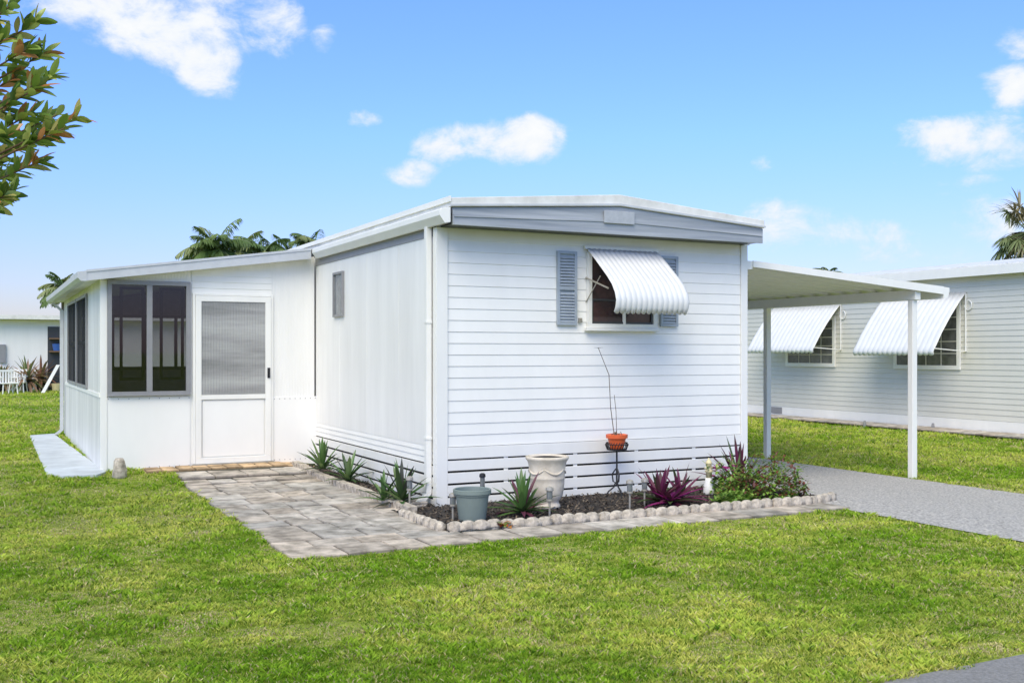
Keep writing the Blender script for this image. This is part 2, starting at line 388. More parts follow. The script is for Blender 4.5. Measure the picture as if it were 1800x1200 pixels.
bx('skirt_band',M['white'],home,.1,W-.07,-.025,-.009,.498,.617,bevel=.003)
for z0_,z1_ in ((.378,.482),(.250,.356),(.122,.228),(.03,.10)):
    bx('skirt_slat',M['white'],home,.1,W-.07,-.022+random.uniform(-.002,.002),-.009,z0_,z1_,bevel=.002)
m=MB(); siding_x(m,.07,4.34,.44,.63,3,-.004,-1); m.build('side_skirt_siding',M['siding'],home)
for z0_,z1_ in ((.333,.427),(.212,.308),(.10,.188),(.02,.078)):
    bx('skirt_slat',M['white'],home,-.022,-.007,.07,4.34,z0_,z1_,bevel=.002)
for x in (.75,1.6,2.4,3.2): bx('skirt_upright',M['white'],home,x,x+.05,-.0088,-.0082,.03,.5)
OV=-.35
m=MB()
m.prism([(-.01,OV,3.05),(1.99,OV,3.18),(W+.01,OV,3.05),(W+.01,OV,3.142),(1.99,OV,3.306),(-.01,OV,3.142)],(0,D-OV+.3,0))
roof=m.build('roof',M['roof'],home,bevel=.006)
bx('roof_edge_lip',M['white'],roof,-.03,-.011,OV-.01,D,3.10,3.155)
m=MB(); m.prism([(-.02,OV-.012,3.055),(1.99,OV-.012,3.185),(W+.02,OV-.012,3.055),(W+.02,OV-.012,3.075),(1.99,OV-.012,3.207),(-.02,OV-.012,3.075)],(0,.0115,0)); m.build('roof_drip_trim',M['fascia'],roof)
m=MB(); m.prism([(.02,OV+.02,2.875),(W-.0,OV+.02,2.875),(W-.0,OV+.02,3.045),(1.99,OV+.02,3.175),(.02,OV+.02,3.045)],(0,.03,0))
m.box(.03,W-.02,OV+.004,OV+.0195,2.875,2.905); 
m.prism([(.03,OV+.008,2.955),(1.99,OV+.008,3.01),(W-.02,OV+.008,2.955),(W-.02,OV+.008,2.975),(1.99,OV+.008,3.03),(.03,OV+.008,2.975)],(0,.0115,0))
fa=m.build('front_fascia',M['greymet'],home)
xa,za=onY(1062,390,OV); xb,_=onY(1115,390,OV)
bx('fascia_patch',M['patch'],fa,xa,xb,OV-.008,OV+.0075,2.99,3.125,bevel=.003)
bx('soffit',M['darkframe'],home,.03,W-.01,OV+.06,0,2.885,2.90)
m=MB()
m.prism([(x,OV,z) for x,z in [(-.012,3.045),(-.012,2.895),(-.075,2.885),(-.10,2.92),(-.13,2.96),(-.13,3.015),(-.10,3.03)]],(0,4.12-OV,0))
m.build('gutter',M['white'],home,bevel=.003)
m=MB(); m.prism([(x,0,z) for x,z in [(W+.012,3.045),(W+.012,2.895),(W+.075,2.885),(W+.13,2.96),(W+.13,3.015)]],(0,D,0)); m.build('gutter',M['white'],home)
m=MB(); y=.13
m.box(-.088,-.03,y-.035,y+.035,.14,2.895); 
m.prism([(-.088,y-.035,.14),(-.03,y-.035,.14),(-.13,y-.035,.03),(-.19,y-.035,.06)],(0,.07,0))
dsp=m.build('downspout',M['white'],home,bevel=.004)
for z in (.7,1.9): bx('strap',M['white'],dsp,-.093,-.029,y-.042,y+.042,z,z+.025)
y1,zt=onX(590,480,0); y0,zb=onX(607,556,0)
w_=MB(); w_.box(-.045,-.013,y0,y1,zb,zb+.03); w_.box(-.045,-.013,y0,y1,zt-.03,zt); w_.box(-.045,-.013,y0,y0+.03,zb+.03,zt-.03); w_.box(-.045,-.013,y1-.03,y1,zb+.03,zt-.03)
sw=w_.build('side_window',M['greyframe'],home); bx('pane',M['glassg'],sw,-.025,-.0135,y0+.03,y1-.03,zb+.03,zt-.03)
def frame_y(m,x0,x1,z0,z1,y0,y1,t):
    m.box(x0,x1,y0,y1,z0,z0+t); m.box(x0,x1,y0,y1,z1-t,z1); m.box(x0,x0+t,y0,y1,z0+t,z1-t); m.box(x1-t,x1,y0,y1,z0+t,z1-t)
def frame_x(m,y0,y1,z0,z1,x0,x1,t):
    m.box(x0,x1,y0,y1,z0,z0+t); m.box(x0,x1,y0,y1,z1-t,z1); m.box(x0,x1,y0,y0+t,z0+t,z1-t); m.box(x0,x1,y1-t,y1,z0+t,z1-t)
fx0,fx1=1.765,2.67; fz0,fz1=1.87,2.70
m=MB(); frame_y(m,fx0,fx1,fz0,fz1,-.065,-.013,.045); m.box(fx0+.46,fx0+.49,-.055,-.013,fz0+.045,fz1-.045); fw=m.build('front_window',M['white'],home,bevel=.003)
bx('pane',P('window_glass_warm',(.08,.04,.035),.06,.5,3,dirt=(.012,.01,.012)),fw,fx0+.045,fx1-.045,-.03,-.0135,fz0+.045,fz1-.045)
m=MB(); frame_y(m,fx0+.047,fx1-.047,fz0+.047,fz0+.32,-.045,-.031,.022); m.build('sash',M['darkframe'],fw)
bx('sill',M['white'],fw,fx0-.03,fx1+.03,-.09,-.0125,fz0-.035,fz0-.002,bevel=.004)
for (a,b_) in ((1.386,1.63),(2.741,2.98)):
    m=MB(); z0_,z1_=1.895,2.70
    frame_y(m,a,b_,z0_,z1_,-.045,-.013,.03); m.box(a+.03,b_-.03,-.045,-.013,(z0_+z1_)/2-.02,(z0_+z1_)/2+.02); m.box(a+.03,b_-.03,-.022,-.013,z0_+.03,z1_-.03)
    n_=22
    for i in range(n_):
        z=z0_+.035+(z1_-z0_-.08)*i/n_
        if abs(z-(z0_+z1_)/2+.01)<.035: continue
        m.prism([(a+.03,-.042,z),(a+.03,-.038,z-.003),(a+.03,-.0225,z+.024),(a+.03,-.025,z+.026)],(b_-a-.06,0,0))
    m.build('shutter',M['grey'],home)
for px in (1018,1149):
    x,z=onY(px,563,0); m=MB(); m.box(x-.02,x+.02,-.035,-.013,z-.025,z+.025); m.box(x-.008,x+.008,-.045,-.0355,z-.01,z+.01); m.build('awning_bracket',M['steel'],home)
def awning(name,parent,fn,prof,ribs,mat,amp,scal=0):
    n=ribs*6; m=MB(); vs=[];fs=[]
    pr=[Vector((p[0],p[1])) for p in prof]
    for j,p in enumerate(pr):
        d=(pr[min(j+1,len(pr)-1)]-pr[max(0,j-1)]).normalized(); nn=Vector((-d.y,d.x))
        if nn.x<0: nn=-nn
        for i in range(n+1):
            ph=(i/6.0)%1; o=amp*abs(math.sin(math.pi*ph))**.8
            q_=p+nn*o; zz=q_.y-(scal*abs(math.sin(math.pi*ph)) if j==len(pr)-1 else 0); vs.append(fn(i/n,q_.x,zz))
    for j in range(len(pr)-1):
        for i in range(n): a=j*(n+1)+i; fs.append((a,a+1,a+n+2,a+n+1))
    m.add(vs,fs); o=m.build(name,mat,parent,smooth=True)
    s=o.modifiers.new('solid','SOLIDIFY'); s.thickness=.003
    return o
ax0,ax1=1.745,2.685
zt=2.74
prof=[(.02,zt),(.10,zt-.05),(.22,zt-.14),(.35,zt-.245),(.46,zt-.335),(.55,zt-.42),(.61,zt-.51),(.635,zt-.59),(.62,zt-.665),(.59,zt-.71)]
aw=awning('window_awning',home,lambda u,o,z:(ax0+(ax1-ax0)*u,-.014-o,z),prof,14,M['awn'],.009,.02)
m=MB(); m.box(ax0-.02,ax1+.02,-.05,-.0135,zt-.005,zt+.03); m.build('awning_header',M['white'],aw)
for x in (ax0+.01,ax1-.01):
    m=MB(); m.tube([(x,-.02,2.42),(x,-.48,2.28)],.009,6); m.build('awning_arm',M['steel'],aw)
    m=MB(); m.tube([(x,-.02,2.15),(x,-.32,2.42)],.006,6); m.build('awning_brace',M['steel'],aw)
# ---------------- porch
porch=thing('porch',(0,4.35,0),'enclosed white porch with grey sliding window and ribbed glazed door','porch')
PY=4.35; pxl=onY(177,700,PY)[0]
rz=lambda x: 2.50+(x+3.0)/2.86*(2.90-2.50)
def X(px,py=650): return onY(px,py,PY)[0]
def Zp(px,py): return onY(px,py,PY)[1]
wx0,wx1,wz0,wz1=X(188),X(334),Zp(260,695),Zp(260,494)
m=MB()
m.prism([(wx1-.02,PY,.05),(-.032,PY,.05),(-.032,PY,rz(-.03)+.02),(wx1-.02,PY,rz(wx1)+.02)],(0,.06,0))
m.box(pxl,wx1-.021,PY,PY+.06,.05,wz0+.03)
m.prism([(pxl,PY,wz1-.03),(wx1-.021,PY,wz1-.03),(wx1-.021,PY,rz(wx1)+.02),(pxl,PY,rz(pxl)+.02)],(0,.06,0))
m.box(pxl,wx0+.03,PY,PY+.06,wz0+.031,wz1-.031)
m.build('front_wall',M['lanaipanel'],porch)
m=MB(); m.box(pxl,pxl+.06,PY+.061,10.9,.05,1.10); m.box(pxl,pxl+.06,PY+.061,10.9,2.42,rz(pxl)+.01)
m.box(pxl,pxl+.06,PY+.061,6.17,1.1005,2.4195); m.box(pxl,pxl+.06,9.73,10.9,1.1005,2.4195); m.box(pxl,pxl+.06,7.88,7.98,1.1005,2.4195)
m.build('side_wall',M['lanaiside'],porch)
ry0,ry1=10.901,10.96
m=MB(); m.box(pxl,-.032,ry0,ry1,.05,1.3); m.prism([(pxl,ry0,2.3),(-.032,ry0,2.3),(-.032,ry0,rz(-.03)+.02),(pxl,ry0,rz(pxl)+.02)],(0,.059,0))
m.box(pxl,-2.6,ry0,ry1,1.3005,2.2995); m.box(-.3,-.032,ry0,ry1,1.3005,2.2995); m.build('rear_wall',M['inner'],porch)
m=MB()
for x in (-2.6,-2.02,-1.45,-.88,-.34): m.box(x,x+.06,ry0-.03,ry0-.001,1.3,2.3)
m.box(-2.6,-.28,ry0-.028,ry0-.002,1.27,1.33); m.box(-2.6,-.28,ry0-.028,ry0-.002,2.25,2.3)
rw=m.build('rear_window',M['darkframe'],porch)
m=MB(); m.add([(-2.58,ry0+.02,1.3),(-.3,ry0+.02,1.3),(-.3,ry0+.02,2.3),(-2.58,ry0+.02,2.3)],[(0,1,2,3)]); m.build('screen',M['rearscreen'],rw)
bx('floor',M['inner'],porch,pxl+.07,-.04,PY+.07,10.89,.09,.12)
bx('lower_panel',M['flatpanel'],porch,X(188),X(334),PY-.012,PY-.001,.05,Zp(260,697),bevel=.003)
bx('lower_panel',M['flatpanel'],porch,X(479),X(556)-.0,PY-.012,PY-.001,.05,Zp(510,697),bevel=.003)
m=MB(); m.box(X(176),X(188),PY-.02,PY-.001,.04,rz(pxl)-.0); m.build('corner_post',M['white'],porch,bevel=.003)
m=MB(); siding_y(m,X(337),X(477),Zp(400,519),rz(X(337))+.02,4,PY,-1); m.build('header_siding',M['siding'],porch)
m=MB()
for px_a,px_b,py_ in ((190,332,700),(190,332,820),(482,554,700),(482,554,806)):
    for i in range(9):
        x=X(px_a)+(X(px_b)-X(px_a))*i/8; z=Zp((px_a+px_b)/2,py_)
        m.box(x-.005,x+.005,PY-.016,PY-.0125,z-.005,z+.005)
o=m.build('screw_heads',M['greyframe'],porch); o['kind']='stuff'
m=MB(); frame_y(m,wx0,wx1,wz0,wz1,PY-.05,PY-.001,.055); wm=(wx0+wx1)/2; m.box(wm-.035,wm+.035,PY-.05,PY-.001,wz0+.055,wz1-.055); m.box(wx0,wx1,PY-.07,PY-.0505,wz0,wz0+.02)
pw=m.build('sliding_window',M['greyframe'],porch,bevel=.003)
for a,b_ in ((wx0+.056,wm-.036),(wm+.036,wx1-.056)):
    m=MB(); m.add([(a,PY-.01,wz0+.056),(b_,PY-.01,wz0+.056),(b_,PY-.01,wz1-.056),(a,PY-.01,wz1-.056)],[(0,1,2,3)]); m.build('pane',M['clear'],pw)
    m=MB(); frame_y(m,a+.10,b_-.02,wz0+.2,wz1-.08,PY+.005,PY+.04,.035); m.build('inner_sash',M['black'],pw)
dx0,dx1,dz0,dz1=X(343),X(475),Zp(410,812),Zp(410,521)
m=MB(); t=.035; m.box(dx0-t,dx0-.002,PY-.03,PY-.001,dz0,dz1+t); m.box(dx1+.002,dx1+t,PY-.03,PY-.001,dz0,dz1+t); m.box(dx0-.002,dx1+.002,PY-.03,PY-.001,dz1+.004,dz1+t)
m.build('door_frame',M['white'],porch,bevel=.003)
m=MB(); frame_y(m,dx0,dx1,dz0,dz1,PY-.045,PY-.012,.075); zm=Zp(410,697); m.box(dx0+.075,dx1-.075,PY-.045,PY-.012,zm-.03,zm+.03)
m.box(dx0+.002,dx1-.002,PY-.0118,PY-.002,dz0,dz1)
dr=m.build('door',M['white'],porch,bevel=.003)
bx('door_glazing',M['ribglass'],dr,dx0+.076,dx1-.076,PY-.03,PY-.013,zm+.031,dz1-.076)
bx('door_kick_panel',M['flatpanel'],dr,dx0+.09,dx1-.09,PY-.025,PY-.0125,dz0+.09,zm-.045,bevel=.006)
m=MB(); x,z=onY(471,655,PY); m.box(x-.018,x+.018,PY-.053,PY-.0455,z-.07,z+.07); m.tube([(x,PY-.05,z+.03),(x,PY-.085,z+.03),(x,PY-.085,z-.05),(x,PY-.055,z-.05)],.008,6); m.build('door_handle',M['blackm'],dr)
bx('threshold',M['steel'],porch,dx0-.04,dx1+.04,PY-.09,PY-.0005,dz0-.05,dz0-.003)
m=MB(); ra,rb=-3.0,-.14
m.prism([(ra,4.15,2.50),(rb,4.15,2.89),(rb,4.15,3.01),(ra,4.15,2.61)],(0,6.95,0)); pr_=m.build('roof',M['roof'],porch)
m=MB(); m.prism([(ra-.01,4.135,2.495),(rb,4.135,2.885),(rb,4.135,3.03),(ra-.01,4.135,2.63)],(0,.0145,0)); m.prism([(ra-.01,4.125,2.60),(rb,4.125,2.998),(rb,4.125,3.03),(ra-.01,4.125,2.63)],(0,.0095,0)); m.build('fascia',M['fascia'],pr_)
m=MB(); m.prism([(ra-.003,4.13,2.62),(ra-.003,4.13,2.49),(ra-.07,4.13,2.49),(ra-.11,4.13,2.53),(ra-.115,4.13,2.60)],(0,6.97,0)); m.build('gutter',M['fascia'],porch)
m=MB(); dxp=pxl-.09
m.box(dxp,dxp+.06,10.6,10.66,.2,2.35); m.prism([(dxp,10.6,2.35),(dxp+.06,10.6,2.35),(ra+.0,10.6,2.495),(ra-.06,10.6,2.495)],(0,.06,0)); m.prism([(dxp,10.6,.2),(dxp+.06,10.6,.2),(dxp-.04,10.6,.1),(dxp-.09,10.6,.13)],(0,.06,0)); m.build('downspout',M['fascia'],porch)
for (a,b_) in ((6.15,7.9),(7.96,9.75)):
    m=MB(); frame_x(m,a,b_,1.08,2.44,pxl-.03,pxl-.001,.045); o=m.build('side_window',M['greyframe'],porch)
    m=MB(); m.add([(pxl-.01,a+.045,1.125),(pxl-.01,b_-.045,1.125),(pxl-.01,b_-.045,2.395),(pxl-.01,a+.045,2.395)],[(0,1,2,3)]); m.build('screen',M['screen'],o)
    m=MB(); m.box(pxl+.0,pxl+.03,(a+b_)/2-.03,(a+b_)/2+.03,1.11,2.41); m.box(pxl+.0,pxl+.03,a+.05,b_-.05,1.72,1.77); m.build('mullion',M['darkframe'],o)
bx('side_rail',M['white'],porch,pxl-.015,pxl-.001,4.4,10.5,1.02,1.07)

# ---------------- carport
cp=thing('carport',(6.9,0,-.09),'white aluminium carport roof on slim posts beside the mobile home','carport')
cz=lambda x: 2.66-(x-4.1)*(2.66-2.44)/3.3
m=MB()
xa_,xb_=4.12,7.38
y0_,y1_=.02,10.0
m.prism([(xa_,y0_,cz(xa_)+.02),(xb_,y0_,cz(xb_)+.02),(xb_,y0_,cz(xb_)+.035),(xa_,y0_,cz(xa_)+.035)],(0,y1_-y0_,0))
y=y0_+.15
while y<y1_-.1:
    m.prism([(xa_,y,cz(xa_)-.03),(xb_-.05,y,cz(xb_-.05)-.03),(xb_-.05,y,cz(xb_-.05)+.0195),(xa_,y,cz(xa_)+.0195)],(0,.03,0)); y+=.3
cr=m.build('roof_pan',M['flatpanel'],cp)
m=MB(); m.prism([(xa_,y0_-.02,cz(xa_)-.03),(xb_,y0_-.02,cz(xb_)-.06),(xb_,y0_-.02,cz(xb_)+.045),(xa_,y0_-.02,cz(xa_)+.045)],(0,.0195,0)); m.build('front_edge',M['white'],cr)
m=MB(); m.prism([(xb_+.001,y0_-.02,cz(xb_)+.04),(xb_+.001,y0_-.02,cz(xb_)-.12),(xb_+.08,y0_-.02,cz(xb_)-.11),(xb_+.11,y0_-.02,cz(xb_)-.02),(xb_+.11,y0_-.02,cz(xb_)+.03)],(0,10,0)); m.build('gutter',M['white'],cr)
m=MB(); m.box(6.90,7.0,.05,9.95,2.30,cz(7.0)-.035); m.build('beam',M['white'],cp,bevel=.004)
for y in (.1,3.0,6.2,9.4): bx('post',M['white'],cp,6.907,6.993,y,y+.085,-.1,2.299,bevel=.006)
bx('wall_rail',M['white'],cp,W+.03,xa_-.001,.02,10,2.60,2.70)

# ---------------- neighbour house
nh=thing('neighbour_house',(NX,4,-.09),'pale grey clapboard house beyond the carport with two awning windows','house')
m=MB(); m.box(NX+.003,NX+4.5,-7,15,.0,3.2); m.build('wall',M['neigh'],nh)
m=MB(); siding_x(m,-7,15,.20,3.2,26,NX,-1,.014); m.build('siding',M['neigh'],nh)
bx('plinth',M['white'],nh,NX-.03,NX+.002,-7,15,-.1,.195)
m=MB(); m.prism([(NX-.25,-7.3,3.2),(NX+2.2,-7.3,3.25),(NX+4.8,-7.3,3.2),(NX+4.8,-7.3,3.38),(NX+2.2,-7.3,3.7),(NX-.25,-7.3,3.38)],(0,22.6,0)); nr=m.build('roof',M['roof'],nh)
bx('fascia',M['white'],nr,NX-.28,NX-.251,-7.3,15.3,3.17,3.36)
y_,z_=onX(1365,733,NX-.04)
m=MB(); m.box(NX-.05,NX-.031,y_-.2,y_+.2,.02,.18); m.build('vent',M['greyframe'],nh)
M['glassn']=P('neighbour_glass',(.13,.135,.13),.1,.4,4,dirt=(.05,.052,.055))
for (pa,pb,pt,pbm,aa,ab,at_,ad,ao) in ((1383,1470,555,645,1362,1480,533,1.12,.9),(1573,1690,528,650,1556,1700,513,1.25,.98)):
    y1w,_=onX(pa,pbm,NX); y0w,zb_=onX(pb,pbm,NX); zt_=onX(pb,pt,NX)[1]
    m=MB(); frame_x(m,y0w,y1w,zb_,zt_,NX-.05,NX-.016,.09); o=m.build('window',M['white'],nh,bevel=.004)
    bx('pane',M['glassn'],o,NX-.03,NX-.0165,y0w+.09,y1w-.09,zb_+.09,zt_-.09)
    m=MB()
    for k in range(1,4): yk=y0w+.09+(y1w-y0w-.18)*k/4; m.box(NX-.036,NX-.031,yk-.008,yk+.008,zb_+.09,zt_-.09)
    for k in range(1,5): zk=zb_+.09+(zt_-zb_-.18)*k/5; m.box(NX-.0305-.004,NX-.0305,y0w+.09,y1w-.09,zk-.008,zk+.008)
    m.build('muntin',M['neigh'],o)
    ya,za_=onX(aa,at_,NX); yb,za_=onX(ab,at_,NX)
    prf=[(.0,za_),(ao*.25,za_-ad*.20),(ao*.5,za_-ad*.43),(ao*.75,za_-ad*.69),(ao*.92,za_-ad*.90),(ao*1.0,za_-ad*.99),(ao*.985,za_-ad*1.05)]
    aw2=awning('window_awning',nh,lambda u,o_,z,ya=ya,yb=yb:(NX-.02-o_,yb+(ya-yb)*u,z),prf,16,M['awn'],.012,.025)
    for yk in (yb+.01,ya-.02):
        m=MB(); m.tube([(NX-.02,yk,za_-ad),(NX-ao,yk,za_-ad*.95)],.012,6); m.build('awning_arm',M['white'],aw2)
        m=MB(); m.tube([(NX-.03,yk,za_-.03),(NX-.03,yk,za_-ad)],.018,6); m.build('awning_rail',M['white'],aw2)
    m=MB(); yk=yb-.03; pts=[]
    for i in range(15):
        a=math.pi*1.5*i/14; r=.10; pts.append((NX-.03,yk-.02-r*math.sin(a)*.9,za_-.28+r*math.cos(a)))
    m.tube(pts,.014,6); m.build('scroll_bracket',M['white'],aw2)
for i,(px,py) in enumerate(((1520,752),(1640,757))):
    p=G(px,py,-.09); m=MB(); m.lathe([(.035,0),(.035,.12),(.028,.13),(.028,.16),(.01,.17)],(p.x,p.y,-.09),12); tag(m.build('pipe_cap',M['greyframe']),('grey pipe cap standing in front of the grey house between its awnings' if i==0 else 'grey pipe cap by the grey house skirting nearest the frame edge'),'pipe cap')

# ---------------- far left building
fb=thing('distant_house',(-3,34.5,.08),'low white flat roofed house far behind the porch','house')
m=MB(); m.box(-16,4,34.5,40,.0,2.85); m.build('wall',M['lanaipanel'],fb)
m=MB(); m.box(-16.3,4.3,34.0,40.3,2.86,3.02); m.build('roof',M['roof'],fb)
xx0,_=onY(84,600,34.4); xx1,_=onY(99,600,34.4)
bx('bay_shade_panel',M['darkframe'],fb,xx0,xx1+1.5,34.47,34.499,.05,2.6)  # flat dark panel painted in place of the shaded porch opening
bx('shelf',M['twig'],fb,xx0+.05,xx1+1.2,34.1,34.469,1.6,1.66); bx('shelf',M['twig'],fb,xx0+.05,xx1+1.2,34.1,34.469,2.1,2.16)
xx,_=onY(4,600,34.4)
bx('meter_box',M['greyframe'],fb,xx-.1,xx+.12,34.4,34.499,1.2,1.9)
def chair(px,py,label,rot):
    p=G(px,py,.08); c=thing('garden_chair',(p.x,p.y,.08),label,'chair','white plastic chairs by the distant house')
    x,y=p.x,p.y; b0=.08
    m=MB(); m.box(x-.25,x+.25,y-.25,y+.22,b0+.40,b0+.44); m.build('seat',M['white'],c,bevel=.01)
    m=MB(); 
    for k in range(5): m.box(x-.22+.095*k,x-.165+.095*k,y+.2,y+.23,b0+.44,b0+.82)
    m.box(x-.25,x+.25,y+.195,y+.235,b0+.82,b0+.9); m.build('backrest',M['white'],c)
    for sx in(-1,1):
        for sy in (-1,1): m=MB(); m.tube([(x+sx*.22,y+sy*.2,b0+.4),(x+sx*.26,y+sy*.25,b0)],.022,6); m.build('leg',M['white'],c)
        m=MB(); m.box(x+sx*.26-.025,x+sx*.26+.025,y-.22,y+.2,b0+.63,b0+.66); m.tube([(x+sx*.26,y-.2,b0+.63),(x+sx*.26,y-.24,b0+.4)],.02,6); m.build('armrest',M['white'],c)
    c.rotation_euler=(0,0,rot)
chair(14,694,'white plastic chair nearest the picture edge by the distant house',.3)
chair(32,692,'white plastic chair beside the black pot by the distant house',-.3)
m=MB(); m.lathe([(.16,0),(.2,.25),(.21,.26),(.19,.27)],(xx0+.35,34.28,1.66),14); tag(m.build('bucket',M['blue']),'blue plastic bucket on a shelf of the distant house','bucket')
m=MB(); m.lathe([(.16,0),(.2,.3),(.21,.31),(.19,.32)],(xx0+.3,33.9,.08),14); tag(m.build('tub',M['yel']),'yellow tub on the ground by the distant house','tub')
m=MB(); pa_=at(72,690,36.5); pb_=at(99,641,37.0); u_=Vector((.12,0,0)); m.prism([pa_,pa_+u_,pb_+u_,pb_],(0,.03,0)); tag(m.build('plank',M['white']),'white plank leaning at a slant near the porch corner','plank')
def rosette(mb,c,n,L_,W_,cols,el=(15,80),droop=.5):
    for i in range(n):
        a=i*2.39996+random.uniform(-.2,.2); t=i/max(1,n-1); e=math.radians(el[0]+(el[1]-el[0])*t+random.uniform(-8,8))
        d=(math.cos(a)*math.cos(e),math.sin(a)*math.cos(e),math.sin(e))
        mb.leaf((c[0]+d[0]*.02,c[1]+d[1]*.02,c[2]+.02+.04*t),d,L_*random.uniform(.75,1.1),W_*random.uniform(.8,1.1),droop*(1-t*.6),5,random.choice(cols),.35,
                shape=lambda t:(1-t)**.6*(.7+.6*t) if t<.98 else .02)
def potted(px,py,rad,potmat,label,cols,L_=.9):
    p=G(px,py,.08); o=thing('potted_plant',(p.x,p.y,.08),label,'potted plant')
    m=MB(); m.lathe([(rad*.75,0),(rad,.4),(rad*1.07,.41),(rad*1.07,.45),(rad*.9,.45),(rad*.9,.4)],(p.x,p.y,.08),18); m.build('pot',potmat,o)
    m=MB(); rosette(m,(p.x,p.y,.5),54,L_,.15,cols,(0,75),1.4); m.build('leaves',M['leaf'],o)
potted(48,691,.2,M['black'],'spiky brown and green plant in a black pot far left',[(.30,.18,.11),(.20,.22,.08),(.34,.22,.14),(.13,.18,.06)],1.05)
potted(72,688,.18,M['black'],'reddish brown spiky potted plant beside the slanting white plank',[(.28,.14,.09),(.2,.17,.08)],.95)
potted(20,688,.18,M['black'],'short green potted plant between the two white plastic chairs',[(.10,.17,.05),(.15,.22,.08)],.55)
potted(4,690,.18,M['black'],'brown and green potted plant at the very left picture edge',[(.24,.17,.09),(.12,.16,.06)],.7)

# ---------------- edging
proto=None; LB='weathered scalloped concrete edging block in the row along the front garden bed'
def edging(x,y,rot):
    global proto
    if proto is None:
        m=MB()
        for i in range(4):
            cx=(i-1.5)*.127
            m.lathe([(.06,-.03),(.069,-.0),(.071,.03),(.067,.05),(.056,.064),(.034,.074),(.012,.077)],(cx,0,0),14,mod=lambda a,z,r:1+.04*math.sin(3*a+z*40+i)+.03*math.sin(7*a),sx=1,sy=.62)
        m.box(-.25,.25,-.034,.034,-.03,.056)
        proto=m.build('edging_block',M['conc'],smooth=True); o=proto
        tag(o,LB,'edging block','scalloped edging blocks')
    else: o=proto.copy(); COL.objects.link(o)
    o.location=(x,y,H(x,y)+.025+random.uniform(-.008,.006)); o.rotation_euler=(random.uniform(-.08,.08),random.uniform(-.02,.02),rot)
    return o
xs=-.26
for i in range(8):
    edging(xs,-1.43-.16*(xs+.5)/4.2+random.uniform(-.01,.01),-.04+random.uniform(-.03,.03)); xs+=.509
edging(3.78,-1.51,.32)
edging(-.56,-1.15,math.pi/2+.03); edging(-.55,-.64,math.pi/2-.02)
bk=None
yy=-.33
for i in range(19):
    if bk is None:
        m=MB(); m.box(-.05,.05,-.11,.11,-.03,.06); bk=m.build('edging_brick',M['conc'],bevel=.008); o=bk; tag(o,'pale concrete brick in the low row between the paved path and the side bed','brick','bricks edging the side bed')
    else: o=bk.copy(); COL.objects.link(o)
    o.location=(-.40+random.uniform(-.008,.008),yy+.12,H(-.4,yy)+.03); o.rotation_euler=(0,0,random.uniform(-.04,.04)); yy+=.226

# ---------------- garden items
SO=.035
p=G(966,893,SO); ux,uy=p.x,p.y+.05
urn=thing('urn',(ux,uy,SO),'large cream classical stone urn with garland relief against the skirting','urn')
m=MB()
prof=[(.125,0),(.135,.02),(.125,.04),(.115,.055),(.117,.07),(.135,.09),(.155,.13),(.168,.19),(.174,.25),(.175,.29),(.181,.30),(.181,.312),(.177,.325),(.186,.42),(.196,.465),(.214,.49),(.218,.50),(.218,.518),(.205,.523),(.192,.50),(.175,.44),(.0,.43)]
m.lathe(prof,(ux,uy,SO),56,mod=lambda a,z,r:1+(.015*abs(math.sin(9*a)) if .09<z<.16 else 0)); m.build('bowl',M['urn'],urn,smooth=True)
for q_ in range(5):
    m=MB(); a0=q_*2*math.pi/5+.3; pts=[]
    for i in range(9):
        a=a0+i/8*2*math.pi/5; z=.40-.05*math.sin(math.pi*i/8); pts.append((ux+.183*math.cos(a),uy+.183*math.sin(a),SO+z))
    m.tube(pts,[.006+.005*math.sin(math.pi*i/8) for i in range(9)],6); m.build('garland',M['urn'],urn,smooth=True)
m=MB(); m.lathe([(.17,.0),(.17,.02),(.1,.03)],(ux,uy,SO+.485),20); m.build('soil',M['soil'],urn)
p=G(830,915,SO); pt=thing('planter',(p.x,p.y,SO),'grey green plastic planter at the left front of the bed','planter'); 
m=MB(); m.lathe([(.11,0),(.125,.01),(.155,.235),(.165,.24),(.168,.255),(.178,.26),(.178,.295),(.17,.3),(.16,.295),(.15,.2),(.0,.2)],(p.x,p.y,SO),36); m.build('pot',M['plasticpot'],pt)
m=MB(); m.lathe([(.152,.22),(.1,.235),(.02,.235)],(p.x,p.y,SO),20); m.build('soil',M['soil'],pt)
sx_,sy_=1.99,-.28
st_=thing('plant_stand',(sx_,sy_,SO),'black wrought iron plant stand with scrolled legs under the orange pot','plant stand')
zt=onY(1075,788,sy_)[1]
m=MB(); m.tube([(sx_,sy_,SO+.12),(sx_,sy_,zt-.02)],.010,8); m.build('stem',M['blackm'],st_)
m=MB(); m.lathe([(.09,0),(.11,.003),(.11,.012),(.09,.014)],(sx_,sy_,zt-.02),20)
for i in range(24):
    a=2*math.pi*i/24; m.tube([(sx_+.105*math.cos(a),sy_+.105*math.sin(a),zt-.01),(sx_+.125*math.cos(a+.1),sy_+.125*math.sin(a+.1),zt+.04),(sx_+.11*math.cos(a+.25),sy_+.11*math.sin(a+.25),zt+.065)],.005,5)
m.tube([(sx_+.125*math.cos(2*math.pi*i/24),sy_+.125*math.sin(2*math.pi*i/24),zt+.045) for i in range(25)],.005,5); m.build('basket',M['blackm'],st_)
for i in range(3):
    a=2*math.pi*i/3+.5; c_,s_=math.cos(a),math.sin(a); m=MB()
    m.tube([(sx_+r*c_,sy_+r*s_,SO+z) for r,z in ((.01,.3),(.05,.24),(.04,.16),(.015,.15),(.03,.10),(.09,.05),(.12,.0))],.008,6); m.build('leg',M['blackm'],st_)
op=thing('flowerpot',(sx_,sy_,zt),'orange terracotta flowerpot with dry stems on the black stand','flowerpot')
